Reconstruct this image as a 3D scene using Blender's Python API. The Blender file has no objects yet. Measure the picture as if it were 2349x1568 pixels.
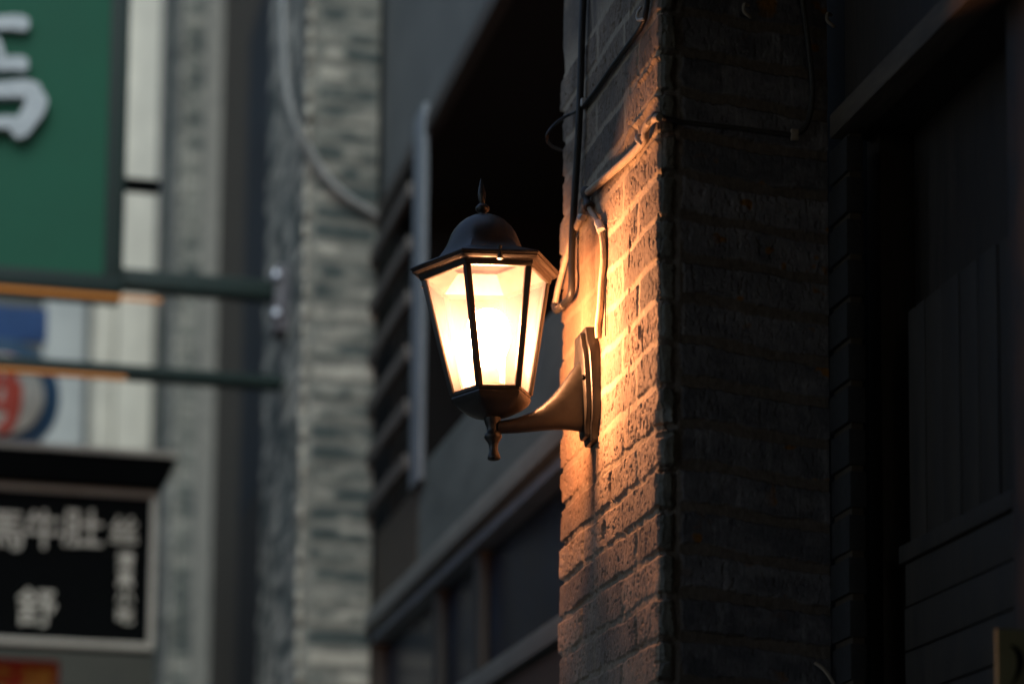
import bpy, bmesh, math, random
import numpy as np
from mathutils import Vector, Matrix

random.seed(7)
scene = bpy.context.scene
COL = scene.collection
R_ = math.radians

# ------------------------------------------------------------------ camera frame
# world: X across the lane (the pillars' lane side faces -X), Y down the lane, Z up.
# px, py below are measured on a 2348 x 1568 copy of the photograph.
F, S = 5540.0, 990.0
Yc = np.array([-1324, 1633 - S, F]); Zc = np.array([450, -47000 - S, F])
Zc = Zc / np.linalg.norm(Zc); Yc = Yc - Yc.dot(Zc) * Zc; Yc /= np.linalg.norm(Yc)
Xc = np.cross(Yc, Zc)
RW = np.array([Xc, Yc, Zc])
_off = RW @ (np.array([336, -S, F]) / F * 3.53)
CAM = np.array([-_off[0], -_off[1], 1.55])

def ray(px, py): return RW @ np.array([px - 1174, py - 784 - S, F])
def onX(px, py, X): d = ray(px, py); return CAM + d * (X - CAM[0]) / d[0]
def onY(px, py, Y): d = ray(px, py); return CAM + d * (Y - CAM[1]) / d[1]

# ------------------------------------------------------------------ helpers
def tag(o, label=None, cat=None, group=None, kind=None):
    if label: o['label'] = label
    if cat: o['category'] = cat
    if group: o['group'] = group
    if kind: o['kind'] = kind
    return o

def empty(name, loc, label, cat, group=None, rot=(0, 0, 0)):
    o = bpy.data.objects.new(name, None); COL.objects.link(o)
    o.location = loc; o.rotation_euler = rot; o.empty_display_size = .05
    return tag(o, label, cat, group)

class MB:
    def __init__(s): s.v = []; s.f = []
    def add(s, vs, fs):
        b = len(s.v); s.v += [tuple(float(c) for c in p) for p in vs]; s.f += [tuple(b + i for i in f) for f in fs]; return s
    def box(s, a, b):
        x0, y0, z0 = [min(p, q) for p, q in zip(a, b)]; x1, y1, z1 = [max(p, q) for p, q in zip(a, b)]
        return s.add([(x0,y0,z0),(x1,y0,z0),(x1,y1,z0),(x0,y1,z0),(x0,y0,z1),(x1,y0,z1),(x1,y1,z1),(x0,y1,z1)],
                     [(0,3,2,1),(4,5,6,7),(0,1,5,4),(1,2,6,5),(2,3,7,6),(3,0,4,7)])
    def loft(s, rings, cap0=True, cap1=True):
        n = len(rings[0]); vs = [p for r in rings for p in r]; fs = []
        for k in range(len(rings) - 1):
            for i in range(n):
                j = (i + 1) % n
                fs.append((k*n+i, k*n+j, (k+1)*n+j, (k+1)*n+i))
        if cap0: fs.append(tuple(range(n))[::-1])
        if cap1: fs.append(tuple((len(rings)-1)*n + i for i in range(n)))
        return s.add(vs, fs)
    def lathe(s, prof, c=(0, 0), n=32, hexw=None, cap=True):
        rings = []
        for k, (r, z) in enumerate(prof):
            w = 0 if hexw is None else hexw[k]
            ring = []
            for i in range(n):
                t = 2*math.pi*i/n
                hf = math.cos(R_(30)) / math.cos((t % R_(60)) - R_(30))
                rr = r * (1 + w*(hf - 1))
                ring.append((c[0] + rr*math.cos(t), c[1] + rr*math.sin(t), z))
            rings.append(ring)
        return s.loft(rings, cap, cap)
    def tube(s, pts, r, n=12, smooth=8, ry=None):
        P = [Vector(p) for p in pts]
        if smooth:
            Q = []
            E = [P[0]*2 - P[1]] + P + [P[-1]*2 - P[-2]]
            for i in range(1, len(E) - 2):
                for k in range(smooth):
                    t = k / smooth
                    a, b, c, d = E[i-1], E[i], E[i+1], E[i+2]
                    Q.append(.5*((2*b) + (c-a)*t + (2*a-5*b+4*c-d)*t*t + (3*b-a-3*c+d)*t**3))
            Q.append(P[-1]); P = Q
        rings = []; up = None
        for i, p in enumerate(P):
            d = (P[min(i+1, len(P)-1)] - P[max(i-1, 0)]).normalized()
            if up is None:
                up = d.orthogonal().normalized()
            up = (up - d*up.dot(d)).normalized(); w = d.cross(up)
            rr = float(r(i/(len(P)-1)) if callable(r) else r)
            rings.append([p + rr*(math.cos(2*math.pi*k/n)*up + math.sin(2*math.pi*k/n)*w) for k in range(n)])
        return s.loft(rings)
    def prism(s, poly, axis, a, b):
        # poly: 2d points, extruded along axis 'x','y','z' from a to b
        def P(u, v, w): return {'x': (w, u, v), 'y': (u, w, v), 'z': (u, v, w)}[axis]
        n = len(poly)
        vs = [P(u, v, a) for u, v in poly] + [P(u, v, b) for u, v in poly]
        return s.add(vs, [tuple(range(n))[::-1], tuple(range(n, 2*n))] + [(i, (i+1) % n, n+(i+1) % n, n+i) for i in range(n)])
    def build(s, name, mat, parent=None, bevel=0, seg=2, angle=35, local=False):
        me = bpy.data.meshes.new(name)
        off = Vector((0, 0, 0))
        if parent is not None and not local:
            q = parent
            while q is not None: off += q.location; q = q.parent
        me.from_pydata([tuple(Vector(p) - off) for p in s.v], [], s.f)
        bm = bmesh.new(); bm.from_mesh(me); bmesh.ops.recalc_face_normals(bm, faces=bm.faces)
        if bevel:
            es = [e for e in bm.edges if len(e.link_faces) == 2 and e.calc_face_angle(0) > R_(28)]
            bmesh.ops.bevel(bm, geom=es, offset=bevel, segments=seg, affect='EDGES', profile=.6, clamp_overlap=True)
        bm.to_mesh(me); bm.free()
        me.materials.append(mat)
        me.shade_smooth()
        me.set_sharp_from_angle(angle=R_(angle))
        o = bpy.data.objects.new(name, me); COL.objects.link(o)
        if parent is not None: o.parent = parent
        return o

# ------------------------------------------------------------------ materials
def nodes(name):
    m = bpy.data.materials.new(name); m.use_nodes = True
    nt = m.node_tree; nt.nodes.clear()
    return m, nt, nt.nodes, nt.links

def surf(name, c0, c1=None, rough=.6, scale=20., stretch=(1, 1, 1), bump=.15, bscale=None, metallic=0., spec=.5, detail=6, rvar=.1, bdist=.004):
    m, nt, N, L = nodes(name)
    c1 = c1 or tuple(c*.6 for c in c0)
    out = N.new('ShaderNodeOutputMaterial'); b = N.new('ShaderNodeBsdfPrincipled')
    tc = N.new('ShaderNodeTexCoord'); mp = N.new('ShaderNodeMapping'); mp.inputs['Scale'].default_value = stretch
    nz = N.new('ShaderNodeTexNoise'); nz.inputs['Scale'].default_value = scale; nz.inputs['Detail'].default_value = detail
    nz.inputs['Roughness'].default_value = .65
    cr = N.new('ShaderNodeValToRGB'); cr.color_ramp.elements[0].position = .32; cr.color_ramp.elements[1].position = .68
    cr.color_ramp.elements[0].color = (*c1, 1); cr.color_ramp.elements[1].color = (*c0, 1)
    L.new(tc.outputs['Object'], mp.inputs['Vector']); L.new(mp.outputs['Vector'], nz.inputs['Vector'])
    L.new(nz.outputs['Fac'], cr.inputs['Fac']); L.new(cr.outputs['Color'], b.inputs['Base Color'])
    mr = N.new('ShaderNodeMapRange'); mr.inputs['To Min'].default_value = max(.03, rough-rvar); mr.inputs['To Max'].default_value = min(1, rough+rvar)
    L.new(nz.outputs['Fac'], mr.inputs['Value']); L.new(mr.outputs['Result'], b.inputs['Roughness'])
    b.inputs['Metallic'].default_value = metallic; b.inputs['Specular IOR Level'].default_value = spec
    if bump:
        n2 = N.new('ShaderNodeTexNoise'); n2.inputs['Scale'].default_value = bscale or scale*4; n2.inputs['Detail'].default_value = 5
        L.new(mp.outputs['Vector'], n2.inputs['Vector'])
        bp = N.new('ShaderNodeBump'); bp.inputs['Strength'].default_value = bump; bp.inputs['Distance'].default_value = bdist
        L.new(n2.outputs['Fac'], bp.inputs['Height']); L.new(bp.outputs['Normal'], b.inputs['Normal'])
    L.new(b.outputs['BSDF'], out.inputs['Surface'])
    return m

def emit(name, col, strength):
    m, nt, N, L = nodes(name)
    out = N.new('ShaderNodeOutputMaterial'); e = N.new('ShaderNodeEmission')
    e.inputs['Color'].default_value = (*col, 1); e.inputs['Strength'].default_value = strength
    L.new(e.outputs[0], out.inputs['Surface']); return m

def brick_mat(name, scale=1.):
    # base colour per vertex ('base'), fine grain and pores on top
    m, nt, N, L = nodes(name)
    out = N.new('ShaderNodeOutputMaterial'); b = N.new('ShaderNodeBsdfPrincipled')
    at = N.new('ShaderNodeAttribute'); at.attribute_name = 'base'
    tc = N.new('ShaderNodeTexCoord'); mp = N.new('ShaderNodeMapping'); mp.inputs['Scale'].default_value = (1, 1, .45)
    nz = N.new('ShaderNodeTexNoise'); nz.inputs['Scale'].default_value = 180*scale; nz.inputs['Detail'].default_value = 8; nz.inputs['Roughness'].default_value = .7
    L.new(tc.outputs['Object'], mp.inputs['Vector']); L.new(mp.outputs['Vector'], nz.inputs['Vector'])
    mr = N.new('ShaderNodeMapRange'); mr.inputs['From Min'].default_value = .3; mr.inputs['From Max'].default_value = .7
    mr.inputs['To Min'].default_value = .72; mr.inputs['To Max'].default_value = 1.25
    L.new(nz.outputs['Fac'], mr.inputs['Value'])
    mx = N.new('ShaderNodeVectorMath'); mx.operation = 'SCALE'
    L.new(at.outputs['Color'], mx.inputs[0]); L.new(mr.outputs['Result'], mx.inputs['Scale'])
    L.new(mx.outputs['Vector'], b.inputs['Base Color'])
    b.inputs['Roughness'].default_value = .88; b.inputs['Specular IOR Level'].default_value = .25
    bp = N.new('ShaderNodeBump'); bp.inputs['Strength'].default_value = .5; bp.inputs['Distance'].default_value = .0012/scale
    L.new(nz.outputs['Fac'], bp.inputs['Height']); L.new(bp.outputs['Normal'], b.inputs['Normal'])
    L.new(b.outputs['BSDF'], out.inputs['Surface'])
    return m

def frosted(name):
    m, nt, N, L = nodes(name)
    out = N.new('ShaderNodeOutputMaterial')
    t = N.new('ShaderNodeBsdfTranslucent'); tc = N.new('ShaderNodeTexCoord'); mp = N.new('ShaderNodeMapping'); mp.inputs['Scale'].default_value = (1, 1, .35)
    nz = N.new('ShaderNodeTexNoise'); nz.inputs['Scale'].default_value = 45; nz.inputs['Detail'].default_value = 6
    cr = N.new('ShaderNodeValToRGB'); cr.color_ramp.elements[0].position = .3; cr.color_ramp.elements[1].position = .7
    cr.color_ramp.elements[0].color = (.0165, .0178, .0240, 1); cr.color_ramp.elements[1].color = (.0215, .0232, .0320, 1)
    L.new(tc.outputs['Object'], mp.inputs['Vector']); L.new(mp.outputs['Vector'], nz.inputs['Vector'])
    L.new(nz.outputs['Fac'], cr.inputs['Fac']); L.new(cr.outputs['Color'], t.inputs['Color'])
    p = N.new('ShaderNodeBsdfTransparent'); p.inputs['Color'].default_value = (.97, .97, .97, 1)
    d = N.new('ShaderNodeBsdfDiffuse'); d.inputs['Color'].default_value = (.8, .78, .74, 1)
    g = N.new('ShaderNodeBsdfGlossy'); g.inputs['Roughness'].default_value = .25
    m0 = N.new('ShaderNodeMixShader'); m0.inputs[0].default_value = .02
    m1 = N.new('ShaderNodeMixShader'); m1.inputs[0].default_value = GLASS_CLEAR
    m2 = N.new('ShaderNodeMixShader'); m2.inputs[0].default_value = .04
    L.new(t.outputs[0], m0.inputs[1]); L.new(d.outputs[0], m0.inputs[2])
    L.new(m0.outputs[0], m1.inputs[1]); L.new(p.outputs[0], m1.inputs[2])
    L.new(m1.outputs[0], m2.inputs[1]); L.new(g.outputs[0], m2.inputs[2])
    L.new(m2.outputs[0], out.inputs['Surface'])
    return m

GLASS_CLEAR = .4
BULB_POWER = 710.
LAMP_COL = (1., .388, .150)

M = dict(
    lamp_metal=surf('lamp_metal', (.026, .025, .023), (.014, .0135, .0125), rough=.38, scale=60, bump=.12, bscale=700, bdist=.0006),
    glass=frosted('frosted_glass'),
    bulb=emit('bulb_glow', LAMP_COL, BULB_POWER),
    ceramic=surf('ceramic', (.6, .56, .5), rough=.5),
    brick_near=brick_mat('old_brick'), brick_far=brick_mat('grey_brick', .5),
    black_rubber=surf('black_rubber', (.012, .012, .013), rough=.5, scale=40, bump=.1),
    pvc=surf('pale_pvc', (.52, .44, .34), (.34, .28, .21), rough=.65, scale=40, bump=.3, spec=.3),
    old_pvc=surf('aged_pvc', (.42, .36, .28), (.26, .21, .16), rough=.55, scale=50, bump=.1),
    grey_pvc=surf('grey_pvc', (.27, .28, .28), (.17, .18, .18), rough=.5),
    tape=surf('tape', (.05, .045, .04), (.025, .023, .02), rough=.55, scale=90, bump=.4),
    white_clip=surf('white_clip', (.75, .73, .68), rough=.5),
    plaster_grey=surf('grey_plaster', (.10, .108, .105), (.065, .072, .072), rough=.85, scale=3, bump=.3, bscale=40),
    plaster_dirty=surf('dirty_plaster', (.100, .112, .106), (.046, .054, .052), rough=.85, scale=4, stretch=(1, .5, 1.4), bump=.4, bscale=30),
    plaster_white=surf('white_plaster', (.64, .61, .52), (.46, .44, .38), rough=.85, scale=3, stretch=(3, 1, 1.2), bump=.2, bscale=40),
    dark_wood=surf('dark_wood', (.045, .034, .027), (.022, .018, .015), rough=.65, scale=6, stretch=(8, 8, 1), bump=.3),
    soot_wood=surf('soot_wood', (.014, .015, .016), (.008, .009, .009), rough=.7, scale=6, stretch=(8, 8, 1), bump=.3),
    brown_wood=surf('brown_wood', (.045, .034, .022), (.022, .017, .012), rough=.7, scale=6, stretch=(6, 6, 1), bump=.3),
    eave_wood=surf('eave_wood', (.16, .125, .09), (.07, .055, .042), rough=.7, scale=9, stretch=(6, 1, 6), bump=.4),
    black_void=surf('unlit_black', (.004, .004, .004), rough=.9, bump=0),  # near-black colour standing in for the darkness of unlit interiors
    steel_blue=surf('painted_steel', (.15, .175, .205), (.10, .12, .14), rough=.5, scale=8),
    dark_glass=surf('window_glass', (.012, .022, .040), (.006, .010, .018), rough=.25, scale=3, bump=0, spec=.12, rvar=.05),  # blue of the reflected sky is put into the base colour
    green_panel=surf('green_panel', (.0095, .080, .047), (.0075, .066, .039), rough=.6, scale=2, bump=.05, spec=.15),
    green_frame=surf('green_frame', (.006, .020, .018), (.004, .014, .013), rough=.55, spec=.25, scale=6),
    letter_white=surf('letter_white', (.36, .40, .43), (.28, .32, .35), rough=.5),
    sign_black=surf('sign_black', (.0022, .003, .0035), rough=.6, scale=5, spec=.03),
    sign_trim=surf('sign_trim', (.42, .40, .35), (.34, .32, .28), rough=.6),
    sign_text=surf('sign_text', (.56, .53, .46), (.42, .40, .34), rough=.6),
    blue=surf('blue_enamel', (.02, .085, .26), (.015, .06, .18), rough=.45),
    deep_blue=surf('deep_blue_enamel', (.014, .075, .16), (.01, .06, .13), rough=.45),
    white_enamel=surf('white_enamel', (.66, .64, .57), rough=.5),
    red_enamel=surf('red_enamel', (.55, .07, .04), (.42, .05, .03), rough=.5),
    red_box=surf('red_board', (.62, .05, .025), (.48, .036, .02), rough=.5),
    gold=surf('gold_letters', (.85, .42, .05), rough=.4),
    olive_paper=surf('old_paper', (.30, .27, .14), (.22, .20, .10), rough=.8, scale=8),
    paving=surf('stone_paving', (.16, .155, .15), (.10, .10, .095), rough=.8, scale=3, bump=.4),
    bolt=surf('zinc', (.55, .57, .66), rough=.35, metallic=.6),
    wall_render=surf('wall_render', (.08, .085, .085), (.055, .06, .06), rough=.9, scale=2, bump=.3),
    warm_glow=emit('warm_glow', (1., .42, .12), .25),  # emission standing in for warm light falling on the sign bars' undersides
)

# ------------------------------------------------------------------ noise
_rs = np.random.RandomState(11)
_T = _rs.rand(256, 256)
def vnoise(x, y, seed=0):
    x = x + seed*17.31; y = y + seed*9.77
    xi = np.floor(x).astype(int); yi = np.floor(y).astype(int)
    fx = x - xi; fy = y - yi
    fx = fx*fx*fx*(fx*(fx*6-15)+10); fy = fy*fy*fy*(fy*(fy*6-15)+10)
    a = _T[xi & 255, yi & 255]; b = _T[(xi+1) & 255, yi & 255]
    c = _T[xi & 255, (yi+1) & 255]; d = _T[(xi+1) & 255, (yi+1) & 255]
    return (a*(1-fx)+b*fx)*(1-fy) + (c*(1-fx)+d*fx)*fy
def fbm(x, y, seed=0, o=4, g=.5):
    s = 0; a = 1; t = 0
    for k in range(o):
        s = s + a*vnoise(x*2**k, y*2**k, seed+k*3); t += a; a *= g
    return s/t
def sstep(a, b, x):
    t = np.clip((x-a)/(b-a), 0, 1); return t*t*(3-2*t)

def grid_object(name, mat, P, base, parent=None):
    # P: (rows, cols, 3) vertex positions, base: (rows, cols, 3) colours
    nr, nc = P.shape[:2]
    me = bpy.data.meshes.new(name)
    me.vertices.add(nr*nc); me.vertices.foreach_set('co', P.reshape(-1).astype(np.float32))
    idx = np.arange(nr*nc).reshape(nr, nc)
    q = np.stack([idx[:-1, :-1], idx[:-1, 1:], idx[1:, 1:], idx[1:, :-1]], -1).reshape(-1, 4)
    nf = len(q)
    me.loops.add(nf*4); me.loops.foreach_set('vertex_index', q.reshape(-1).astype(np.int32))
    me.polygons.add(nf); me.polygons.foreach_set('loop_start', np.arange(0, nf*4, 4, dtype=np.int32))
    me.polygons.foreach_set('use_smooth', np.ones(nf, dtype=bool))
    me.update(calc_edges=True)
    at = me.attributes.new('base', 'FLOAT_COLOR', 'POINT')
    at.data.foreach_set('color', np.concatenate([base, np.ones((nr, nc, 1))], -1).reshape(-1).astype(np.float32))
    me.materials.append(mat)
    o = bpy.data.objects.new(name, me); COL.objects.link(o)
    if parent is not None: o.parent = parent
    return o

def brick_pillar(name, Y0, depth, width, zvis, ztop, course, zref, res, mat, style, seed, label):
    """One masonry pillar: back return, lane face (-X), near face (-Y), as one weathered skin with real relief."""
    rs = np.random.RandomState(seed)
    near = style == 'near'
    # --- plan path: (segment, a) columns
    cols = []
    r2 = res*1.25
    for a in np.arange(.24, .0, -.012): cols.append((2, a))                      # back return (+Y side)
    for a in np.arange(depth, 0, -res): cols.append((0, a))                       # lane face
    for a in np.arange(0, width+1e-6, r2): cols.append((1, a))                    # near face
    seg = np.array([c[0] for c in cols]); a = np.array([c[1] for c in cols])
    zs = np.concatenate([np.arange(0, zvis[0], .05), np.arange(zvis[0], zvis[1], res), np.arange(zvis[1], ztop+.04, .05)])
    A, Z = np.meshgrid(a, zs); SEG = np.meshgrid(seg, zs)[0]
    n_c = int(ztop/course)+4
    # warped coordinates, so joints are never ruler straight
    zw = Z + .0022*(fbm(A*14+SEG*5, Z*9, seed)-.5)*2*(2.3 if near else 2.) - zref
    if near: zw = zw + np.where(SEG == 1, .022*A + .006*np.sin(A*13 + Z*1.7)*(A > .03), 0)
    k = np.floor(zw/course).astype(int)
    dz = np.minimum(zw - k*course, (k+1)*course - zw)
    aw = A + .004*(fbm(A*20, Z*30, seed+5)-.5)*2
    K = k + n_c
    KM = K.max()+4
    jit = rs.uniform(-.006, .006, (KM, 8))
    tone = rs.uniform(0, 1, (KM, 8)); prot = rs.normal(0, 1, (KM, 8)); tilt = rs.normal(0, 1, (KM, 8))
    # lane-face vertical joints
    par = (k % 2 == 0)
    j_even = np.array([.113, .352, .60, .85]); j_odd = np.array([.187, .43, .675, .92])
    B = np.zeros(K.shape, int); dv = np.full(K.shape, 9.)
    for i in range(4):
        j = np.where(par, j_even[i], j_odd[i]) + jit[K, i]
        B += (aw > j); dv = np.minimum(dv, np.abs(aw - j))
    # near face: tile edges of the lane cladding, a mortar seam, then one brick per course
    B1 = np.where(aw > .028, 6, 5); dv1 = np.abs(aw - .028)
    f1 = SEG == 1
    B = np.where(f1, B1, B); dv = np.where(f1, dv1, dv)
    B = np.where(SEG == 2, 7, B)
    mw = np.where(f1, np.where(A > .028, .0062, .003), .0036) * (1 if near else 1.1)
    mw = mw * (.55 + .9*fbm(A*18+3, Z*22, seed+9))
    d = np.minimum(dz, dv) - mw + .0024*(fbm(A*160, Z*160, seed+2)-.5)*2
    brick = sstep(0, .0045 if near else .008, d)
    t = tone[K, B]
    # --- relief
    g1 = fbm(A*240, Z*64, seed+20, 4, .6); g2 = fbm(A*420, Z*150, seed+24, 3)
    relief = (.0011*(g1-.5)*2 + .0007*(g2-.5)*2)*(.6 + .8*t)
    pit = sstep(.68, .75, fbm(A*190, Z*95, seed+30, 3))*.0028 + sstep(.75, .82, fbm(A*260, Z*110, seed+33, 2))*.0022
    relief = relief - pit*(.5 + .9*t)
    relief = np.where(f1, relief*.45, relief)
    hb = prot[K, B]*.0009 + tilt[K, B]*.012*(A - .2)*.1 + relief
    hm = (-.0040 + .0030*(fbm(A*60, Z*60, seed+40)-.5)*2 + .005*(fbm(A*10, Z*14, seed+41)-.5)*2)*np.where(f1, .5, 1.)
    if not near: hm = hm*.5
    if near:
        lane = SEG == 0
        # around and above the lamp the joints are smeared flush with mortar, below they are raked
        smear = sstep(2.38, 2.60, Z + .22*(fbm(A*7, Z*7, seed+44)-.5))*np.where(A < .16, .55, 1.)
        hm = np.where(lane, hm*(1-smear) + smear*(-.0002 + .0012*(fbm(A*40, Z*40, seed+46)-.5)), hm)
        # smooth rendered patch beside the lamp's back plate
        sm = sstep(.30, .42, A + .12*(fbm(A*9, Z*9, seed+47)-.5))*sstep(2.55, 2.63, Z)*(1-sstep(2.82, 2.90, Z))*lane
        hb = hb*(1-.75*sm); hm = hm*(1-.8*sm) - .0004*sm
        # proud mortar fins that catch the lamplight from below
        for zf, a0, a1 in ((3.018, .0, .135), (2.955, .0, .19), (2.89, .02, .12)):
            fin = np.exp(-((zw+zref - zf - .002*np.sin(A*60))/.0042)**2)*sstep(a1, a1-.05, A)*lane
            fin = fin*(.6 + .8*fbm(A*90, Z*20, seed+50))
            hm = hm + .0075*fin; hb = hb + .0055*fin
        # a lost chip and a vertical crack below the back plate
        for ac, zc, ra, rz, dp in ((.335, 2.505, .006, .035, .007), (.26, 2.43, .010, .03, .008), (.30, 2.36, .02, .02, .006), (.10, 2.63, .010, .012, .004), (.155, 2.77, .004, .03, .005), (.085, 2.60, .004, .03, .006)):
            e = ((A-ac)/ra)**2 + ((Z-zc)/rz)**2 + 1.2*(fbm(A*120, Z*60, seed+60)-.5)
            hb = hb - dp*sstep(1.2, .6, e)*lane
    H_ = hb*brick + hm*(1-brick)
    # --- plan positions and normals; rounded, chipped arrises
    X = np.where(SEG == 0, 0., np.where(SEG == 1, A, A)); Y = np.where(SEG == 0, A, np.where(SEG == 1, 0., depth))
    NX = np.where(SEG == 0, -1., 0.); NY = np.where(SEG == 0, 0., np.where(SEG == 1, -1., 1.))
    rr = .0035 if near else .006
    chip = rr*(.5 + 1.6*fbm(Z*55, A*0+seed, seed+70))
    chip = chip + .006*sstep(.62, .72, fbm(Z*24, A*0, seed+73)) + (1-brick)*.003
    def round_corner(dist):
        return sstep(1., 0., np.clip(dist/(chip*2.2), 0, 1))
    c_near = np.where(SEG == 0, A, np.where(SEG == 1, A, 9)); w1 = round_corner(c_near)
    c_far = np.where(SEG == 0, depth-A, np.where(SEG == 2, A, 9)); w2 = round_corner(c_far)
    X = X + chip*.8*(w1 + w2); Y = Y + chip*.8*(w1 - w2)
    # each course ends at its own place at the far arris
    off = rs.uniform(-.010, .006, KM)[K]*(1.5 if near else 1) - .012*(1-brick)*0.6
    Y = Y + off*sstep(depth-.06, depth, Y)
    noff = rs.uniform(-.0045, .0045, KM)[K] + .0045*(1-brick) + .003*(fbm(Z*70, A*0, seed+77)-.5)*2
    wn = np.where(SEG == 0, sstep(.05, 0, A), np.where(SEG == 1, sstep(.034, .024, A), 0))
    Y = Y + noff*wn*(1 if near else 1.6)
    X = X + NX*H_; Y = Y + NY*H_
    P = np.stack([X, Y + Y0, Z], -1)
    # --- colour of the things themselves
    if near:
        warm = np.array([.36, .285, .215]); cool = np.array([.115, .108, .10]); mor = np.array([.39, .33, .25])
        fb = np.array([.165, .16, .17]); fb2 = np.array([.085, .085, .094]); fm = np.array([.125, .104, .086])
        tt = np.clip(t*.9 + .5*(fbm(A*25, Z*12, seed+80)-.5)*2*.6, 0, 1)
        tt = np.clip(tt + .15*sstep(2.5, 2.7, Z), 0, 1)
        c_l = cool + (warm-cool)*tt[..., None]
        c_f = fb2 + (fb-fb2)*np.clip(t + .9*(fbm(A*30, Z*40, seed+81)-.5)*2, 0, 1.2)[..., None]
        drip = sstep(.70, .78, fbm(A*60, Z*11, seed+83, 3)); c_f = c_f + drip[..., None]*.05
        rust = sstep(.70, .78, fbm(A*28, Z*34, seed+85, 3))*sstep(.5, .6, fbm(A*5, Z*5, seed+86)); c_f = c_f*(1-rust[..., None]) + rust[..., None]*np.array([.22, .10, .02])
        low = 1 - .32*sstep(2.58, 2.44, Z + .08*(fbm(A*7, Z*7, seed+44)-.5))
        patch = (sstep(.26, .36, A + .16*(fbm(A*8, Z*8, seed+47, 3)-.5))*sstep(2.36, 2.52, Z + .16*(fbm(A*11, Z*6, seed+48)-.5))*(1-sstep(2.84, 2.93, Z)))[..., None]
        terra = np.array([.155, .098, .062])*(.75 + .5*fbm(A*14, Z*11, seed+49, 4))[..., None]  # terracotta render, coloured darker so the lamp's hot spot does not burn out
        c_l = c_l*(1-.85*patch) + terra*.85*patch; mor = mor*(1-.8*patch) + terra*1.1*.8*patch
        edge_t = ((B == 5) & f1)[..., None]; c_f = np.where(edge_t, np.array([.17, .17, .15])*(.6 + .8*fbm(A*30, Z*16, seed+51))[..., None], c_f)
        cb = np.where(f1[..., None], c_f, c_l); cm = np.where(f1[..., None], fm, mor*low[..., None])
    else:
        lo = np.array([.052, .068, .068]); hi = np.array([.36, .35, .305]); mor = np.array([.17, .172, .155])
        # tones vary course by course, broken bricks read as dark rows with pale smears
        tt = np.clip(.10 + .75*t**1.8 + 2.4*(fbm(A*10, Z*20, seed+80, 3)-.5), 0, 1)
        cb = lo + (hi-lo)*tt[..., None]; cm = mor*(.5 + .9*fbm(A*9, Z*8, seed+82))[..., None]
        edge = np.exp(-(np.minimum(c_near, .2)/.022)**2)*np.where(f1, 1, .35)
        cb = cb*(1-.8*edge[..., None]) + .8*edge[..., None]*np.array([.40, .37, .31])*(.75 + .5*fbm(Z*14, A*3, seed+90)[..., None])
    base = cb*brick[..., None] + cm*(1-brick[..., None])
    # lime bloom and soot of the wall itself
    base = base*(.8 + .4*fbm(A*8, Z*6, seed+95))[..., None]
    o = grid_object(name, mat, P, base)
    return tag(o, label, 'brick pillar', 'brick pillars along the lane')

PILLAR = 'brick_pillar'
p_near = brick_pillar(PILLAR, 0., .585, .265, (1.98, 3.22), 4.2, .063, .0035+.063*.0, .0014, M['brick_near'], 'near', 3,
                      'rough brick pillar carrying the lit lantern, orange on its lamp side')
p_mid = brick_pillar(PILLAR, 3.709, .90, .232, (2.6, 4.75), 5.6, .062, .01, .006, M['brick_far'], 'far', 21,
                     'pale grey brick pillar with a drooping grey cable, beyond the slatted grille')
p_far = brick_pillar(PILLAR, 8.0, .60, .232, (2.6, 7.4), 9.0, .062, .03, .009, M['brick_far'], 'far', 35,
                     'dim narrow grey brick pillar seen behind the two sign bars, beside the white wall')

# ------------------------------------------------------------------ the lantern
def zl(y): return .3386 - (y - 410)*7.12e-4
PXM = 7.12e-4
AX = -.1665
lamp = empty('wall_lamp', (-.004, .358, 2.612), 'lit six sided lantern on a curved arm, mounted on the rough brick pillar', 'wall lamp', rot=(0, R_(-3.25), 0))
mt = M['lamp_metal']
def lp(rpx, y): return (rpx*PXM, zl(y))
# finial
fin = MB().lathe([lp(*p) for p in [(1, 409), (3, 416), (6, 428), (8.5, 441), (9, 449), (7, 460), (5, 468)]], (AX, 0), 28)
o = fin.build('finial', mt, lamp, local=True, angle=60)
knob = MB().lathe([lp(*p) for p in [(5, 466), (9, 469), (15, 475), (16, 480), (13, 485), (8, 489), (8, 493), (13, 496), (19, 499), (20, 503)]], (AX, 0), 28)
knob.build('finial_knob', mt, lamp, local=True, angle=50)
# dome
prof = [(20, 498), (31, 500), (43, 506), (55, 515), (66, 527), (75, 541), (81, 555), (84.5, 563), (89, 571), (94, 579), (101, 588), (106, 594)]
hw = [.0, .05, .1, .14, .18, .22, .3, .42, .62, .85, 1, 1]
MB().lathe([lp(*p) for p in prof], (AX, 0), 60, hw).build('dome', mt, lamp, local=True, angle=40)
# roof skirt and double lipped rim
prof = [(92, 588), (150, 612), (171, 620), (172.5, 622.5), (172.5, 624.5), (168.5, 628), (167.5, 627.3), (166.5, 628.6), (169, 630.5), (163, 635.5), (156, 636.5), (154, 638), (152.5, 643), (150, 649), (147.5, 650), (139, 650), (138, 640), (90, 605)]
MB().lathe([lp(*p) for p in prof], (AX, 0), 6, None, cap=False).build('rim', mt, lamp, local=True, bevel=.0006, seg=1, angle=25)
# small screw lugs hanging under the front of the rim and one at each side
def hexpt(R, deg, z): return Vector((AX + R*math.cos(R_(deg)), R*math.sin(R_(deg)), z))
for deg in (-90, 30, 150):
    c = hexpt(166*PXM*.866, deg, 0)
    lug = MB().lathe([(.0036, zl(612)), (.0036, zl(637)), (.0052, zl(638)), (.0052, zl(641)), (.003, zl(642.5))], (c.x, c.y), 14)
    lug.build('rim_screw', mt, lamp, local=True)
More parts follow.
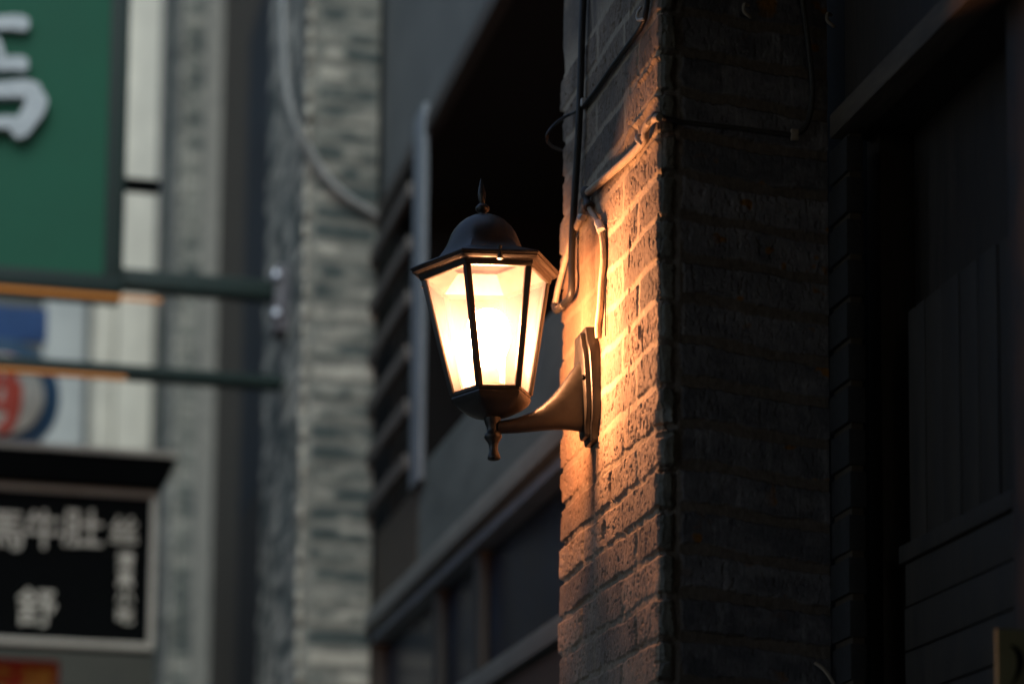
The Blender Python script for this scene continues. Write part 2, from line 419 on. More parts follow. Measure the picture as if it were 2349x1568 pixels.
# panes
ZT, ZB = zl(646), zl(904)
RT, RB = 143*PXM, 89*PXM
for i in range(6):
    a0, a1 = 60*i, 60*i+60
    q = [hexpt(RT, a0, ZT), hexpt(RT, a1, ZT), hexpt(RB, a1, ZB), hexpt(RB, a0, ZB)]
    c = sum(q, Vector())/4; n = (q[1]-q[0]).cross(q[3]-q[0]).normalized()
    mb = MB().add(q, [(0, 1, 2, 3)])
    mb.build('glass_pane', M['glass'], lamp, local=True)
# mullions: trapezoid bars on the six edges
for i in range(6):
    a = 60*i
    T, B = hexpt(RT+.004, a, zl(640)), hexpt(RB+.004, a, zl(908))
    rad = Vector((math.cos(R_(a)), math.sin(R_(a)), 0)); tan = Vector((-math.sin(R_(a)), math.cos(R_(a)), 0))
    def sec(p, w):
        # a V section hugging the corner, each wing lying on its pane
        k = math.tan(R_(30))
        return [p + rad*.0010, p - rad*(w*k) + tan*w - rad*.0005, p - rad*(w*k + .006) + tan*(w-.001), p - rad*.008, p - rad*(w*k + .006) - tan*(w-.001), p - rad*(w*k) - tan*w - rad*.0005]
    MB().loft([sec(T, .0066), sec(B, .0062)]).build('mullion', mt, lamp, local=True, bevel=.0008, seg=2)
# sill ring and cup
prof = [(80, 900), (89, 902), (91.5, 905), (91.5, 911), (89, 913), (91, 918), (88, 926), (80, 935), (66, 944), (46, 953), (28, 958), (20, 960)]
MB().lathe([lp(*p) for p in prof], (AX, 0), 60, [1, 1, 1, 1, 1, 1, .95, .85, .6, .4, .2, 0]).build('cup', mt, lamp, local=True, angle=28)
# stem and pendant
prof = [(20, 950), (19, 962), (17, 970), (14, 978), (13, 986), (14, 992), (19, 997), (20, 1003), (17, 1008), (13, 1014), (10, 1022), (9.5, 1030), (11, 1038), (14, 1046), (14.5, 1051), (12, 1054), (4, 1055)]
MB().lathe([lp(*p) for p in prof], (AX, 0), 32).build('pendant', mt, lamp, local=True, angle=50)
# socket and bulb
MB().lathe([(.020, zl(905)), (.020, zl(884)), (.015, zl(882)), (.015, zl(843))], (AX, 0), 24).build('socket', M['ceramic'], lamp, local=True)
BY_ = 24
prof = [(r_*1.36, zl(y_ - BY_)) for r_, y_ in ((.013, 866), (.014, 858), (.019, 842), (.023, 826), (.0255, 806), (.0255, 782), (.023, 760), (.016, 744), (.008, 737), (.001, 736))]
bl = MB().lathe(prof, (AX, 0), 20); bl.build('bulb', M['bulb'], lamp, local=True, angle=60)
# trumpet arm
sec = []
for x, zt, zb, w in [(-.0195, 826, 990, .0195), (-.026, 836, 987, .0190), (-.036, 853, 985, .0185), (-.050, 880, 983.5, .0178), (-.066, 906, 984, .0172), (-.085, 930, 986, .0162), (-.105, 947, 989, .0148), (-.125, 958, 992, .0138), (-.145, 964, 993.5, .0128), (-.160, 967, 994, .0120)]:
    z0, z1 = zl(zb), zl(zt); cz = (z0+z1)/2; hz = (z1-z0)/2
    ring = []
    for k in range(36):
        t = 2*math.pi*k/36
        c_, s_ = math.cos(t), math.sin(t)
        ring.append((x, w*math.copysign(abs(c_)**.9, c_), cz + hz*math.copysign(abs(s_)**.9, s_)))
    sec.append(ring)
MB().loft(sec).build('arm', mt, lamp, local=True, angle=50)
# stepped back plate, ogee outline
def outline(scale, n=14):
    pts = [(.0, .094), (.019, .094), (.0225, .090), (.0235, .080), (.0275, .069), (.0345, .060), (.0385, .047), (.0405, .020), (.0405, -.020), (.0385, -.047), (.0345, -.060), (.0275, -.069), (.0235, -.080), (.0225, -.090), (.019, -.094), (.0, -.094)]
    rt = [(y*scale[0], z*scale[1]) for y, z in pts[1:-1]]
    return rt + [(-y, z) for y, z in rt[::-1]]
def plate(layers):
    rings = []
    for x, sy, sz in layers: rings.append([(x, y, z) for y, z in outline((sy, sz))])
    return MB().loft(rings)
plate([(.006, 1, 1), (-.0085, 1, 1), (-.0105, .985, .993), (-.0115, .95, .975), (-.0115, .86, .93)]).build('back_plate', mt, lamp, local=True, angle=32)
plate([(-.0110, .84, .90), (-.0170, .84, .90), (-.0190, .82, .888), (-.0198, .78, .865)]).build('plate_boss', mt, lamp, local=True, angle=32)
for s_ in (-1, 1):
    sc = MB()
    ring = [[(x, s_*.0290 + r*math.cos(t*math.pi/8), .008 + r*math.sin(t*math.pi/8)) for t in range(16)] for x, r in ((-.016, .0042), (-.0225, .0042), (-.0235, .0032), (-.0238, .001))]
    sc.loft(ring).build('plate_screw', M['sign_black'], lamp, local=True)

# ------------------------------------------------------------------ cables by the lamp
def face(px, py, d=.006):
    p = onX(px, py, -d); return Vector(p)
bc = empty('power_cable', face(1330, 300), 'thick black cable hanging down the lamp pillar and looping behind the lantern rim', 'cable')
pts = [face(1345, -420, .010), face(1339, -60, .010), face(1335, 60, .011), face(1331, 200, .011), face(1326, 320, .012), face(1319, 430, .012), face(1313, 530, .012), face(1311, 600, .012), face(1311, 655, .013), face(1306, 682, .014), face(1292, 697, .014)]
MB().tube(pts, .0060, 12).build('outer_sheath', M['black_rubber'], bc)
pts = [face(1296, 694, .014), face(1283, 704, .013), face(1275, 709, .012), face(1273, 700, .011), face(1278, 670, .010), face(1290, 620, .009), face(1304, 570, .008), face(1318, 530, .007), face(1328, 505, .008)]
MB().tube(pts, .0048, 10).build('bare_tail', M['old_pvc'], bc)
MB().tube([face(1271, 700, .013), face(1276, 712, .014), face(1288, 702, .015)], .0056, 10).build('tape_wrap', M['tape'], bc)

lc = empty('lamp_lead', face(1380, 640), 'pale lead running from the taped splice down into the lamp back plate', 'cable')
MB().tube([face(1348, 470, .010), face(1357, 488, .008), face(1372, 512, .007), face(1381, 545, .006), face(1384, 590, .006), face(1380, 640, .006), face(1376, 700, .006), face(1371, 745, .006), face(1372, 775, .004)], lambda t: .0050 if t > .3 else .0046, 12).build('lead', M['pvc'], lc)
MB().tube([face(1372, 512, .008), face(1376, 520, .008), face(1379, 530, .008)], .0072, 10, 2).build('white_collar', M['white_clip'], lc)
MB().tube([face(1388, 770, .004), face(1389, 640, .0015), face(1391, 570, .0015), face(1390, 515, .0015)], .0012, 6).build('thin_wire', M['black_rubber'], lc)

sp = empty('feed_cable', face(1400, 400), 'pale cream cable slanting up across the lit bricks from the splice and round the corner', 'cable')
def front(px, py, d=.006): return Vector(onY(px, py, -d))
pts = [face(1349, 441, .010), face(1380, 415, .009), face(1420, 381, .008), face(1450, 353, .008), face(1469, 333, .008), face(1478, 316, .010), face(1481, 296, .012), face(1488, 281, .012), face(1499, 272, .012), face(1512, 270, .009)]
MB().tube(pts, .0062, 12).build('cream_sheath', M['pvc'], sp)
pts = [face(1486, 282, .0155), face(1500, 267.5, .0135), Vector((-.006, -.004, onX(1510, 267, 0)[2])), front(1530, 273, .004), front(1580, 283, .001), front(1680, 294, .001), front(1780, 306, .003), front(1822, 309, .006), front(1848, 290, .007), front(1861, 240, .007), front(1862, 180, .007), front(1852, 90, .007), front(1840, 0, .007), front(1834, -60, .007), front(1830, -300, .007)]
MB().tube(pts, .0042, 10).build('dark_run', M['tape'], sp)
cl = MB()
c = face(1474, 322, .009); cl.tube([c + Vector((0, .006, .010)), c + Vector((-.008, .003, .006)), c + Vector((-.010, -.002, -.001)), c + Vector((-.004, -.006, -.008))], .0028, 8)
cl.build('cable_clip', M['white_clip'], sp)
c = front(1822, 310, .008); MB().box(c + Vector((-.006, -.003, -.009)), c + Vector((.006, .004, .009))).build('cable_clip', M['old_pvc'], sp, bevel=.002)
kn = MB().tube([face(1345, 432, .010), face(1344, 445, .011), face(1345, 458, .011), face(1349, 470, .010), face(1352, 476, .009)], lambda t: .0075 + .002*math.sin(t*9), 14)
kn.build('tape_knot', M['tape'], sp)
MB().tube([face(1342, 466, .010), face(1336, 485, .009), face(1328, 505, .008)], .0056, 10).build('splice_tail', M['old_pvc'], sp)
c = face(1334, 500, .010); MB().tube([c + Vector((0, .01, .004)), c + Vector((-.002, 0, .001)), c + Vector((0, -.010, -.003))], .0058, 10, 3).build('white_collar', M['white_clip'], sp)

tw = empty('thin_cable', face(1400, 160), 'thin dark cable clipped slantwise across the dim top of the lamp pillar', 'cable')
MB().tube([face(1338, 246, .006), face(1370, 204, .006), face(1400, 160, .006), face(1440, 105, .006), face(1470, 62, .007), face(1481, 30, .008), face(1486, -40, .008), face(1490, -300, .008)], .0042, 10).build('dark_sheath', M['black_rubber'], tw)
c = face(1336, 240, .007); MB().box(c + Vector((-.005, -.012, -.006)), c + Vector((.004, .014, .007))).build('cable_clip', M['white_clip'], tw, bevel=.002)
c = face(1474, 35, .008); MB().tube([c + Vector((0, .010, .016)), c + Vector((-.006, .006, .006)), c + Vector((-.007, .004, -.006)), c + Vector((-.002, -.012, -.012))], .0024, 8).build('cable_clip', M['white_clip'], tw)

wl = MB().tube([face(1322, 256, .008), face(1300, 266, .012), face(1276, 282, .05), face(1258, 303, .07), face(1254, 320, .07), face(1265, 335, .05), face(1287, 345, .006)], .0028, 8)
o = wl.build('wire_loop', M['black_rubber'], None)
tag(o, 'thin black wire loop sticking out from the left edge of the lamp pillar', 'wire')

lw = MB().tube([front(1868, 1518, .012), front(1885, 1530, .014), front(1900, 1548, .014), front(1915, 1575, .012), front(1925, 1620, .006)], .0026, 8)
tag(lw.build('loose_wire', M['old_pvc'], None), 'short pale loose wire curling out near the foot of the pillar near side', 'wire')
for px, py, lab in ((1711, 24, 'white nail clip high on the dark pillar face, left of the hanging cable'), (1902, 45, 'white hook shaped clip on the dark beam board right of the hanging cable')):
    c = front(px, py, .006)
    o = MB().tube([c + Vector((.005, .006, .010)), c + Vector((-.004, -.003, .007)), c + Vector((-.005, -.004, -.004)), c + Vector((.004, -.002, -.010)), c + Vector((.008, .003, -.009))], .0026, 8).build('cable_clip', M['old_pvc'], None)
    tag(o, lab, 'clip')

# ------------------------------------------------------------------ right hand shop front, in the dark
dw = empty('doorway', (.35, -.1, 0), 'dark recessed doorway to the right of the lamp pillar', 'doorway')
yj = onX(1945, 784, .2655)[1]
# brick jamb (courses lie level with the pillar's)
jb = MB()
for k in range(46):
    z0 = .0035 + k*.063 + .004
    jb.box((.2655 + random.uniform(-.0015, .0015), yj + random.uniform(-.003, .003), z0), (.292, -.0005, z0 + .053))
jb.build('brick_jamb', surf('jamb_brick', (.030, .029, .028), (.018, .018, .018), rough=.9, scale=25, bump=.5), dw, bevel=.002)
MB().box((.271, yj+.004, 0), (.289, -.002, 2.90)).build('jamb_mortar', surf('jamb_mortar', (.07, .05, .03), (.04, .03, .02), rough=.95, scale=60), dw)
y0, y1 = onX(1990, 784, .33)[1], onX(2020, 784, .33)[1]
MB().box((.33, y1, 0), (.40, y0, 2.93)).build('door_post', M['dark_wood'], dw, bevel=.003)
MB().box((.40, yj, 0), (.44, y0 - .0005, 2.93)).build('recess_wall', M['black_void'], dw)
MB().box((.4205, -2.2, 0), (.9, .58, 3.45)).build('inner_wall', M['black_void'], dw)
MB().box((.385, -2.2, 0), (.42, y1 - .001, 2.93)).build('door_leaf', M['dark_wood'], dw)
sh = empty('shop_shutter', (.3, -.4, 0), 'dim brown boarded shutter with a ledge at the right edge of the lane', 'shutter')
ya, yb = onX(2330, 784, .335)[1], onX(2075, 784, .335)[1]
zt = onX(2330, 1150, .335)[2]
up = MB(); n = 6
for i in range(n):
    u0 = yb + (ya-yb)*i/n; u1 = yb + (ya-yb)*(i+1)/n
    up.box((.337 + random.uniform(0, .003), u0 - .001, zt + .02), (.365, u1 + .001, 2.62))
up.build('upper_panel', M['brown_wood'], sh, bevel=.0015)
lo = MB()
zb_ = zt - .27
for i in range(4):
    lo.box((.330 + random.uniform(0, .002), ya, zt - .012 - .064*i), (.36, yb, zt - .012 - .064*i - .061))
lo.build('lower_panel', M['brown_wood'], sh, bevel=.0015)
MB().box((.326, ya, zt - .010), (.365, yb + .01, zt + .016)).build('ledge', M['brown_wood'], sh, bevel=.002)
MB().box((.325, ya - .12, 0), (.384, ya - .002, 2.93)).build('post', M['dark_wood'], sh, bevel=.003)

nb = empty('paper_notice', Vector(onY(2310, 1500, -.60)), 'small faded yellow notice with a dark brush stroke at the lower right', 'notice')
a, b = onY(2287, 1440, -.60), onY(2287, 1640, -.60)
MB().box((a[0], -.600, b[2]), (a[0] + .16, -.592, a[2])).build('card', M['olive_paper'], nb)
st = [onY(x, y, -.6015) for x, y in ((2318, 1478), (2334, 1492), (2340, 1515), (2334, 1545), (2318, 1575))]
MB().tube([Vector(p) for p in st], lambda t: .0012 + .0028*math.sin(math.pi*min(1, t*1.1)), 8).build('brush_stroke', M['sign_black'], nb)

cp = empty('canopy', (.3, -.6, 2.93), 'dark wooden eave whose pale edge beam runs from the pillar towards the upper right', 'canopy')
za = onX(1951, 219, .27)[2]; zb = onX(1951, 276, .27)[2]
MB().box((.2665, -1.9, zb), (.31, -.001 , za)).build('edge_beam', M['eave_wood'], cp, bevel=.003)
MB().box((.292, -1.9, za + .0005), (.33, -.001, 3.35)).build('fascia_board', M['dark_wood'], cp)
MB().box((.311, -1.9, zb + .004), (1.2, -.001, zb + .03)).build('soffit', M['dark_wood'], cp)
MB().box((.40, -1.9, zb - .022), (.43, -.10, zb + .003)).build('batten', M['steel_blue'], cp, bevel=.002)

# ------------------------------------------------------------------ shop front between the pillars
bay = empty('shopfront', (.24, 2.1, 0), 'dark upper shop opening with a grey ledge between the lamp pillar and the pale pillar', 'shopfront')
YA, YB = .586, 3.708
MB().box((.24, YA, 4.10), (.275, YB, 5.6)).build('fascia', M['plaster_grey'], bay)
MB().box((.225, YA, 4.045), (.262, YB, 4.097)).build('lintel', M['dark_wood'], bay, bevel=.003)
MB().box((.24, YA, 2.845), (.50, 3.06, 3.13)).build('ledge_wall', M['plaster_dirty'], bay)
MB().box((.236, 3.062, 2.845), (.50, YB, 3.085)).build('dark_apron', M['brown_wood'], bay)
MB().box((.205, YA, 2.79), (.50, YB, 2.843)).build('moulding', surf('moulding', (.165, .165, .148), (.09, .092, .085), rough=.8, scale=7, stretch=(1, .4, 1), bump=.3), bay, bevel=.008)
MB().box((.228, YA, 2.758), (.40, YB, 2.788)).build('drip_rail', M['steel_blue'], bay, bevel=.003)
MB().box((1.9, YA, 2.8), (1.95, YB, 4.6)).build('back_wall', M['black_void'], bay)
MB().box((.276, YA - .001, 4.1), (1.9, YB, 4.13)).build('ceiling', M['black_void'], bay)
MB().box((.276, YB - .02, 2.8), (1.9, YB - .001, 4.099)).build('side_wall', M['black_void'], bay)
MB().box((.51, YA - .01, 2.80), (1.9, YA + .01, 4.099)).build('side_wall', M['black_void'], bay)
MB().box((.2805, YB - .02, 0), (1.9, YB - .001, 2.799)).build('side_wall', M['black_void'], bay)
MB().box((.233, YB - .006, 0), (.2745, YB - .0005, 2.757)).build('corner_post', M['dark_wood'], bay)
# lower windows
wz = onX(1240, 1455, .26)[2]
MB().box((.275, YA, 1.0), (.28, YB, 2.757)).build('glass', M['dark_glass'], bay)
for px in (1100, 1006):
    ym = onX(px, 1400, .255)[1]
    MB().box((.245, ym - .035, 1.0), (.274, ym + .035, 2.757)).build('mullion', M['soot_wood'], bay, bevel=.003)
MB().box((.235, YA, wz - .05), (.274, YB, wz + .0)).build('transom', M['plaster_grey'], bay, bevel=.004)
MB().box((.255, YA, .0), (.274, YB, wz - .051)).build('lower_board', M['dark_wood'], bay)

gr = empty('window_grille', (.22, 3.4, 3.1), 'slatted grille with a pale blue grey upright beside the pale brick pillar', 'grille')
yp0, yp1 = onX(966, 700, .22)[1], onX(944, 700, .22)[1]
MB().box((.219, yp0, float(onX(955, 1105, .22)[2])), (.236, yp1, float(onX(955, 268, .22)[2]))).build('upright', M['steel_blue'], gr, bevel=.004)
zz = 3.14
while zz < 4.05:
    MB().box((.203, yp1, zz), (.225, YB, zz + .042)).build('slat', surf('slat_wood', (.075, .065, .058), (.04, .036, .033)), gr, bevel=.002)
    zz += .155

# second bay, beyond the pale pillar
yk = float(onX(556, 800, .10)[1])
b2 = empty('shopfront', (.24, 6, 0), 'narrow dark shop opening seen between the pale pillar and the signs', 'shopfront')
MB().box((.10, 4.615, 3.62), (.25, yk, 5.6)).build('dark_shutter', surf('navy_shutter', (.018, .026, .036), (.010, .014, .019), rough=.7, scale=3, spec=.2), b2)
MB().box((.10, 4.615, 0), (.25, yk, 3.615)).build('door_leaf', M['black_void'], b2)  # solid black slab standing in for the shade inside the opening
MB().box((.18, yk + .002, 0), (.30, 7.995, 9.0)).build('side_wall', M['brown_wood'], b2)
MB().box((.168, yk + .002, 5.7), (.1795, 4.62, 9.0)).build('upper_boarding', M['dark_wood'], b2)
MB().box((.10, 7.80, 0), (.1795, 7.90, 9.0)).build('pale_trim', surf('pale_trim', (.26, .25, .22), (.17, .165, .15)), b2)

# ------------------------------------------------------------------ grey cable on the pale pillar
def f2(px, py, d): return Vector(onY(px, py, 3.709 - d))
gc = MB().tube([f2(652, -120, .05), f2(651, 0, .05), f2(653, 120, .05), f2(662, 220, .05), f2(684, 300, .045), f2(712, 350, .035), f2(752, 410, .028), f2(800, 455, .024), f2(850, 486, .020), f2(866, 500, .012)], .012, 12)
tag(gc.build('drooping_cable', M['grey_pvc'], None), 'thick grey cable drooping down and across the pale brick pillar', 'cable')

# ------------------------------------------------------------------ signs
def txt(body, size, mat, parent, name, pos, depth=.004, bold=0.0, sx=1.):
    cu = bpy.data.curves.new(name, 'FONT'); cu.body = body; cu.size = size; cu.extrude = depth; cu.offset = bold
    cu.align_x = 'CENTER'; cu.align_y = 'CENTER'; cu.resolution_u = 3
    t = bpy.data.objects.new(name, cu); COL.objects.link(t)
    bpy.context.view_layer.update()
    me = bpy.data.meshes.new_from_object(t)
    COL.objects.unlink(t); bpy.data.objects.remove(t)
    Rm = Matrix.Rotation(math.pi/2, 4, 'X')
    vs = [Rm @ Vector((v.co.x*sx, v.co.y, v.co.z)) for v in me.vertices]
    c = sum(vs, Vector())/max(1, len(vs))
    xs = [v.x for v in vs]; zs_ = [v.z for v in vs]
    cx, cz = (min(xs)+max(xs))/2, (min(zs_)+max(zs_))/2
    off = Vector((0, 0, 0)); q = parent
    while q is not None: off += q.location; q = q.parent
    for v, p in zip(me.vertices, vs): v.co = Vector((p.x - cx, p.y, p.z - cz)) + Vector(pos) - off
    me.materials.clear(); me.materials.append(mat)
    o = bpy.data.objects.new(name, me); COL.objects.link(o); o.parent = parent
    return o

GY = 4.0
g = empty('shop_sign', (-.9, GY, 3.9), 'large green projecting sign with white raised writing and a dark green frame', 'sign')
xr = onY(238, 600, GY)[0]; xo = onY(281, 640, GY)[0]
zi = onY(120, 622, GY)[2]; zo = onY(120, 662, GY)[2]
MB().box((-1.40, GY, zi - .01), (xr + .01, GY + .11, 5.1)).build('panel', M['green_panel'], g)
fr = MB(); fr.box((-1.44, GY - .012, zo), (xo, GY + .13, zi)).box((xr, GY - .012, zi + .0005), (xo, GY + .13, 5.15)); fr.build('frame', M['green_frame'], g, bevel=.004)
zb0 = onY(500, 632, GY)[2]; zb1 = onY(500, 672, GY)[2]
MB().box((xo + .0005, GY, zb1), (-.001, GY + .07, zb0)).build('support_bar', M['green_frame'], g, bevel=.003)
z2 = onY(330, 430, GY + .1)[2]; x2 = onY(364, 430, GY + .1)[0]
MB().box((xo + .0005, GY + .06, z2 - .014), (x2, GY + .12, z2 + .014)).build('side_stub', M['sign_black'], g, bevel=.002)
MB().box((-1.42, GY + .012, zo - .006), (onY(372, 680, GY)[0] , GY + .036, zo - .0005)).build('underside_glow', M['warm_glow'], g)  # glowing slab in place of lamplight on the frame's underside, no lamp here
zc0, zc1 = onY(300, 836, GY)[2], onY(300, 860, GY)[2]
MB().box((-1.44, GY, zc1), (-.012, GY + .075, zc0)).build('lower_bar', M['green_frame'], g, bevel=.003)
MB().box((-1.42, GY + .012, zc1 - .005), (onY(290, 870, GY)[0], GY + .036, zc1 - .0005)).build('underside_glow', M['warm_glow'], g)  # the same painted-in glow under the lower bar
for py in (630, 718):
    p = Vector(onY(634, py, GY - .03))
    MB().lathe([(.001, .014), (.010, .011), (.014, 0), (.014, -.008), (.006, -.012)], (0, 0), 16).build('bolt', M['bolt'], g, local=True)
    o = COL.objects[-1]; o.location = p - Vector(g.location)
MB().box((-.045, GY - .02, onY(634, 760, GY)[2]), (-.0005, GY + .09, onY(634, 610, GY)[2])).build('wall_bracket', surf('bracket', (.10, .10, .12), rough=.5), g, bevel=.003)
# white brush character: two strokes, a stem and an open box, partly out of frame
def stroke(pts, w, name='brush_stroke'):
    P = [Vector(onY(x, y, GY - .018)) for x, y in pts]
    P2 = []
    for i in range(len(P)-1):
        for k in range(6): P2.append(P[i].lerp(P[i+1], k/6))
    P2.append(P[-1])
    L_, R2 = [], []
    n = len(P2)
    for i, p in enumerate(P2):
        t = (P2[min(i+1, n-1)] - P2[max(0, i-1)]); t.y = 0; t.normalize(); nn = Vector((-t.z, 0, t.x))
        f = i/(n-1); ww = (w[0] + (w[1]-w[0])*f)*.43*.00132*(.55 + .45*min(1, 8*f, 8*(1-f)))
        L_.append(p + nn*ww); R2.append(p - nn*ww)
    poly = [(q.x, q.z) for q in L_] + [(q.x, q.z) for q in R2[::-1]]
    mb = MB(); 
    vs = [(x, GY - .03, z) for x, z in poly] + [(x, GY - .001, z) for x, z in poly]
    m = len(poly); fs = [(i, i+1, m-2-i, m-1-i) for i in range(n-1)] + [(i, (i+1) % m, m+(i+1) % m, m+i) for i in range(m)]
    mb.add(vs, fs); return mb
ch = MB()
for si, (pts, w) in enumerate((([(-150, 62), (-40, 58), (30, 54), (66, 58)], (26, 46)), ([(-130, 160), (-20, 152), (30, 148), (64, 150)], (24, 44)),
               ([(-52, -20), (-50, 80), (-48, 160)], (40, 34)), ([(-10, 90), (2, 130), (0, 165)], (18, 24)),
               ([(-150, 222), (-140, 265), (-118, 305)], (34, 26)), ([(-150, 226), (-40, 212), (60, 208), (90, 222)], (26, 60)),
               ([(88, 216), (78, 255), (48, 300), (28, 312)], (62, 40)), ([(-120, 292), (-40, 288), (20, 286), (48, 290)], (24, 40)))):
    s_ = stroke(pts, w); ch.add([(x, y - .0016*si if y < GY - .01 else y, z) for x, y, z in s_.v], s_.f)
ch.build('raised_writing', M['letter_white'], g)

# black shop board on the near side of the lane's far end
BY = 4.6
k = empty('shop_sign', (-.7, BY, 2.9), 'black signboard with pale characters inside a beige border and a dark cornice', 'sign')
def bp(px, py): return Vector(onY(px, py, BY))
x1 = bp(357, 1300).x; zt_, zb_ = bp(180, 1118).z, bp(180, 1482).z
MB().box((-1.45, BY, zb_), (x1, BY + .10, zt_)).build('board', M['sign_black'], k)
bw = .021
bd = MB(); bd.box((-1.45, BY - .012, zt_ - bw), (x1, BY + .02, zt_ + .002)).box((-1.45, BY - .012, zb_ - .002), (x1, BY + .02, zb_ + bw)).box((x1 - bw, BY - .012, zb_ + bw + .0005), (x1 + .002, BY + .02, zt_ - bw - .0005))
bd.build('border', M['sign_trim'], k, bevel=.006)
xc = bp(400, 1050).x; zc = bp(200, 1038).z
MB().prism([(-1.5, zt_ + .004), (x1 + .004, zt_ + .004), (xc, zc - .03), (xc, zc), (-1.5, zc)], 'y', BY - .06, BY + .16).build('cornice', M['sign_black'], k, bevel=.004)
MB().box((-1.5, BY - .075, zc - .014), (xc + .006, BY - .061, zc + .004)).build('cornice_edge', M['sign_trim'], k)
MB().box((-1.2, BY + .101, 0), (-1.1, BY + .16, zc - .02)).build('post', M['sign_black'], k)
for c_, px, py, sz in (('馬', 8, 1216, .140), ('牛', 100, 1214, .135), ('肚', 190, 1212, .135), ('丝', 284, 1214, .098)):
    txt(c_, sz, M['sign_text'], k, 'character', bp(px, py) - Vector((0, .004, 0)), .004, .0014)
for c_, py in (('清', 1284), ('真', 1326), ('小', 1368), ('吃', 1410)):
    txt(c_, .058, M['sign_text'], k, 'small_character', bp(287, py) - Vector((0, .004, 0)), .004, .0014)
txt('舒', .132, M['sign_text'], k, 'character', bp(84, 1392) - Vector((0, .004, 0)), .004, .001)

# round enamel sign on a blue board
RY = 5.2
r = empty('round_sign', Vector(onY(0, 905, RY)), 'round white sign with a blue rim and red mark, partly behind the sign bars', 'sign')
c = Vector(onY(2, 905, RY))
def disc(R0, y0, y1, mat, name, n=56):
    MB().prism([(c.x + R0*math.cos(2*math.pi*i/n), c.z + R0*math.sin(2*math.pi*i/n)) for i in range(n)], 'y', y0, y1).build(name, mat, r, bevel=.003)
pm = float((onY(100, 905, RY) - onY(0, 905, RY))[0]/100)
disc(136*pm, RY, RY + .05, M['deep_blue'], 'rim'); disc(99*pm, RY - .012, RY - .0005, M['white_enamel'], 'face')
rd = MB()
for pts, w in (([(-60, 835), (0, 828), (34, 830)], (30, 40)), ([(20, 826), (26, 880), (16, 930)], (38, 30)), ([(-40, 880), (10, 876), (44, 884)], (26, 34)), ([(40, 880), (36, 930), (18, 975), (-6, 985)], (30, 34)), ([(-50, 935), (0, 930), (30, 938)], (24, 30)), ([(-10, 830), (-14, 900), (-30, 970)], (26, 24))):
    P = [Vector(onY(x, y, RY - .02)) for x, y in pts]
    rd.tube(P, lambda t, w=w: (w[0]+(w[1]-w[0])*t)*.5*pm*.85, 8)
for i, p in enumerate(rd.v): rd.v[i] = (p[0], RY - .014 + (p[1] - (RY - .02))*.15, p[2])
rd.build('red_mark', M['red_enamel'], r)
a, b = onY(-200, 690, RY + .08), onY(106, 790, RY + .08)
MB().box((a[0], RY + .055, b[2]), (b[0], RY + .08, a[2])).build('blue_board', M['blue'], r)
MB().box((a[0] + .05, RY + .0805, 0), (a[0] + .12, RY + .13, a[2] - .05)).build('post', M['sign_black'], r)

# red board below
q = empty('red_sign', Vector(onY(40, 1560, 4.9)), 'red sign with golden characters under the black signboard', 'sign')
a, b = onY(-220, 1497, 4.9), onY(128, 1800, 4.9)
MB().box((a[0], 4.9, b[2]), (b[0], 4.98, a[2])).build('board', M['red_box'], q, bevel=.006)
MB().box((a[0] + .05, 4.981, 0), (a[0] + .12, 5.03, a[2] - .05)).build('post', M['sign_black'], q)
txt('福', .12, M['gold'], q, 'character', Vector(onY(84, 1566, 4.895)), .004, .003)
txt('茶', .12, M['gold'], q, 'character', Vector(onY(-10, 1566, 4.895)), .004, .003)

# ------------------------------------------------------------------ far end of the lane
EY = 9.2
e = empty('end_building', (-2, EY, 0), 'far grey building with upright white plaster strips behind the green and black signs', 'building')
MB().box((-6, EY, 0), (1.5, EY + .4, 10)).build('wall', M['plaster_grey'], e)
def strip(p0, p1, mat, name='white_strip', d=.05):
    x0, x1_ = onY(p0, 800, EY - d)[0], onY(p1, 800, EY - d)[0]
    MB().box((x0, EY - d, 0), (x1_, EY - .0005, 9.6)).build(name, mat, e, bevel=.004)
MB().box((-5.9, EY - .12, 0), (1.2, EY - .071, float(onY(200, 1250, EY - .1)[2]))).build('lower_boards', surf('olive_boards', (.05, .047, .036), (.03, .029, .022), rough=.8, scale=5, stretch=(6, 1, 1)), e)
strip(212, 262, M['plaster_white']); strip(267, 352, M['plaster_white'], d=.07); strip(100, 196, surf('pale_plaster', (.42, .44, .43), (.32, .34, .34), rough=.85, scale=4), 'pale_strip'); 

# ------------------------------------------------------------------ what shuts the lane in, outside the picture
gd = MB().box((-300, -300, -.2), (300, 300, 0)).build('ground', M['paving'], None); tag(gd, kind='structure')
lb = MB().box((-4.4, 1.01, 0), (-3.9, 9.19, 4.4)).build('lane_building', M['wall_render'], None)
tag(lb, 'plain rendered building along the left side of the lane', 'building')
rb = MB().box((.52, -.0, 4.14), (3.0, 8.6, 6.2)).build('upper_storey', M['wall_render'], None)
tag(rb, 'plain upper storey above the shop fronts and brick pillars', 'building')
pr = empty('shade_passage', (-1, -3, 0), 'unseen dark cover added to shade the near end of the lane', 'passage')  # roof and walls added out of view to keep skylight off the near pillar
MB().box((-3.0, -11, 3.75), (-.02, .12, 3.9)).build('shade_roof', M['dark_wood'], pr)
MB().box((-.0195, -11, 3.75), (2.0, -.02, 3.9)).build('shade_roof', M['dark_wood'], pr)
MB().box((-3.0, -11, 0), (-2.8, -1.9, 3.749)).build('shade_wall', M['wall_render'], pr)
MB().box((-2.79, -11, 0), (.89, -10.8, 2.78)).build('shade_end_wall', M['wall_render'], pr)
MB().box((.9, -11, 0), (1.1, -1.9, 3.749)).build('shade_wall', M['wall_render'], pr)

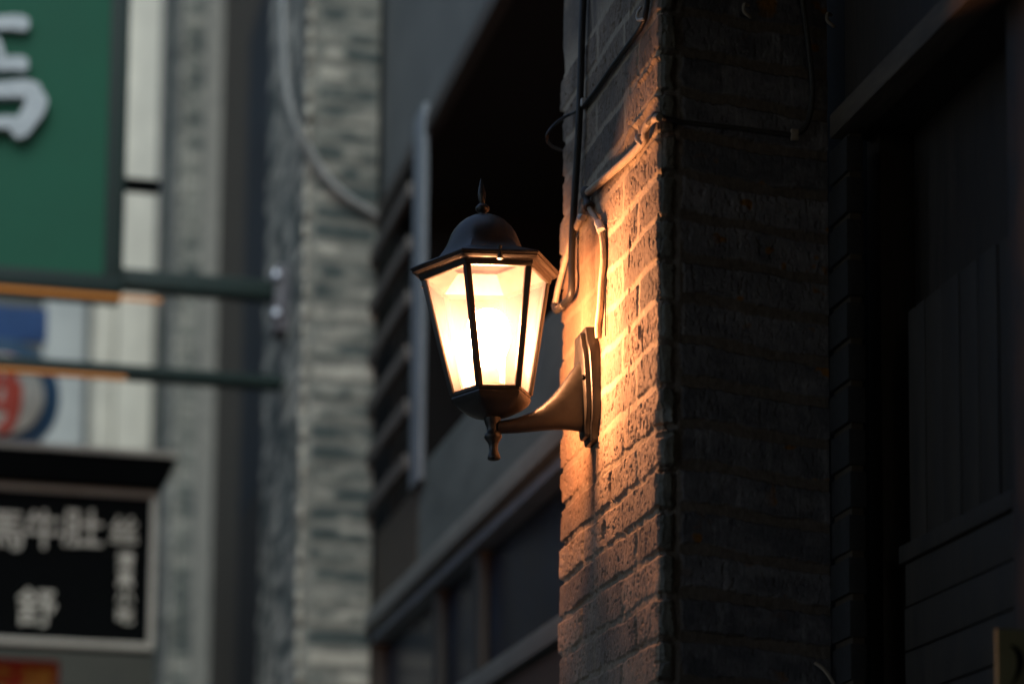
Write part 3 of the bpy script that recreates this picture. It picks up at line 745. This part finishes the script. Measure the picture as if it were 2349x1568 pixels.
# ------------------------------------------------------------------ light
SUN_EL, SUN_ROT = R_(46), R_(196)
w = bpy.data.worlds.new('World'); scene.world = w; w.use_nodes = True
nt = w.node_tree; nt.nodes.clear()
sky = nt.nodes.new('ShaderNodeTexSky'); sky.sky_type = 'NISHITA'; sky.sun_disc = False
sky.sun_elevation = SUN_EL; sky.sun_rotation = SUN_ROT
sky.ozone_density = 1.0; sky.dust_density = 2.
bg = nt.nodes.new('ShaderNodeBackground'); bg.inputs['Strength'].default_value = .10
wo = nt.nodes.new('ShaderNodeOutputWorld')
nt.links.new(sky.outputs[0], bg.inputs[0]); nt.links.new(bg.outputs[0], wo.inputs[0])
sl = bpy.data.lights.new('Sun', 'SUN'); sl.energy = .70; sl.angle = R_(40); sl.color = (.73, 1, .97)
so = bpy.data.objects.new('Sun', sl); COL.objects.link(so)
# direction towards the sun for the sky's rotation
sd = Vector((math.sin(SUN_ROT)*math.cos(SUN_EL), math.cos(SUN_ROT)*math.cos(SUN_EL), math.sin(SUN_EL)))
so.rotation_euler = sd.to_track_quat('Z', 'Y').to_euler()

# ------------------------------------------------------------------ camera
cd = bpy.data.cameras.new('Camera'); cam = bpy.data.objects.new('Camera', cd); COL.objects.link(cam)
right = Vector(RW @ np.array([1, 0, 0])); upv = Vector(RW @ np.array([0, -1, 0])); back = Vector(RW @ np.array([0, 0, -1]))
mw = Matrix(((right.x, upv.x, back.x, CAM[0]), (right.y, upv.y, back.y, CAM[1]), (right.z, upv.z, back.z, CAM[2]), (0, 0, 0, 1)))
cam.matrix_world = mw
cd.sensor_width = 36; cd.lens = 36*F/2348; cd.shift_y = S/2348; cd.shift_x = 0
cd.clip_start = .05; cd.clip_end = 1500
fp = Vector(onY(1119, 760, .28)); cd.dof.use_dof = True
cd.dof.focus_distance = (fp - Vector(CAM)).dot(-back); cd.dof.aperture_fstop = 2.1
scene.camera = cam

scene.view_settings.view_transform = 'Standard'; scene.view_settings.look = 'None'
scene.view_settings.exposure = .8; scene.view_settings.gamma = 1
scene.render.engine = 'CYCLES'
cy = scene.cycles
cy.max_bounces = 8; cy.diffuse_bounces = 5; cy.glossy_bounces = 3; cy.transmission_bounces = 6; cy.transparent_max_bounces = 12
cy.sample_clamp_indirect = 6; cy.use_denoising = True; cy.caustics_reflective = False; cy.caustics_refractive = False
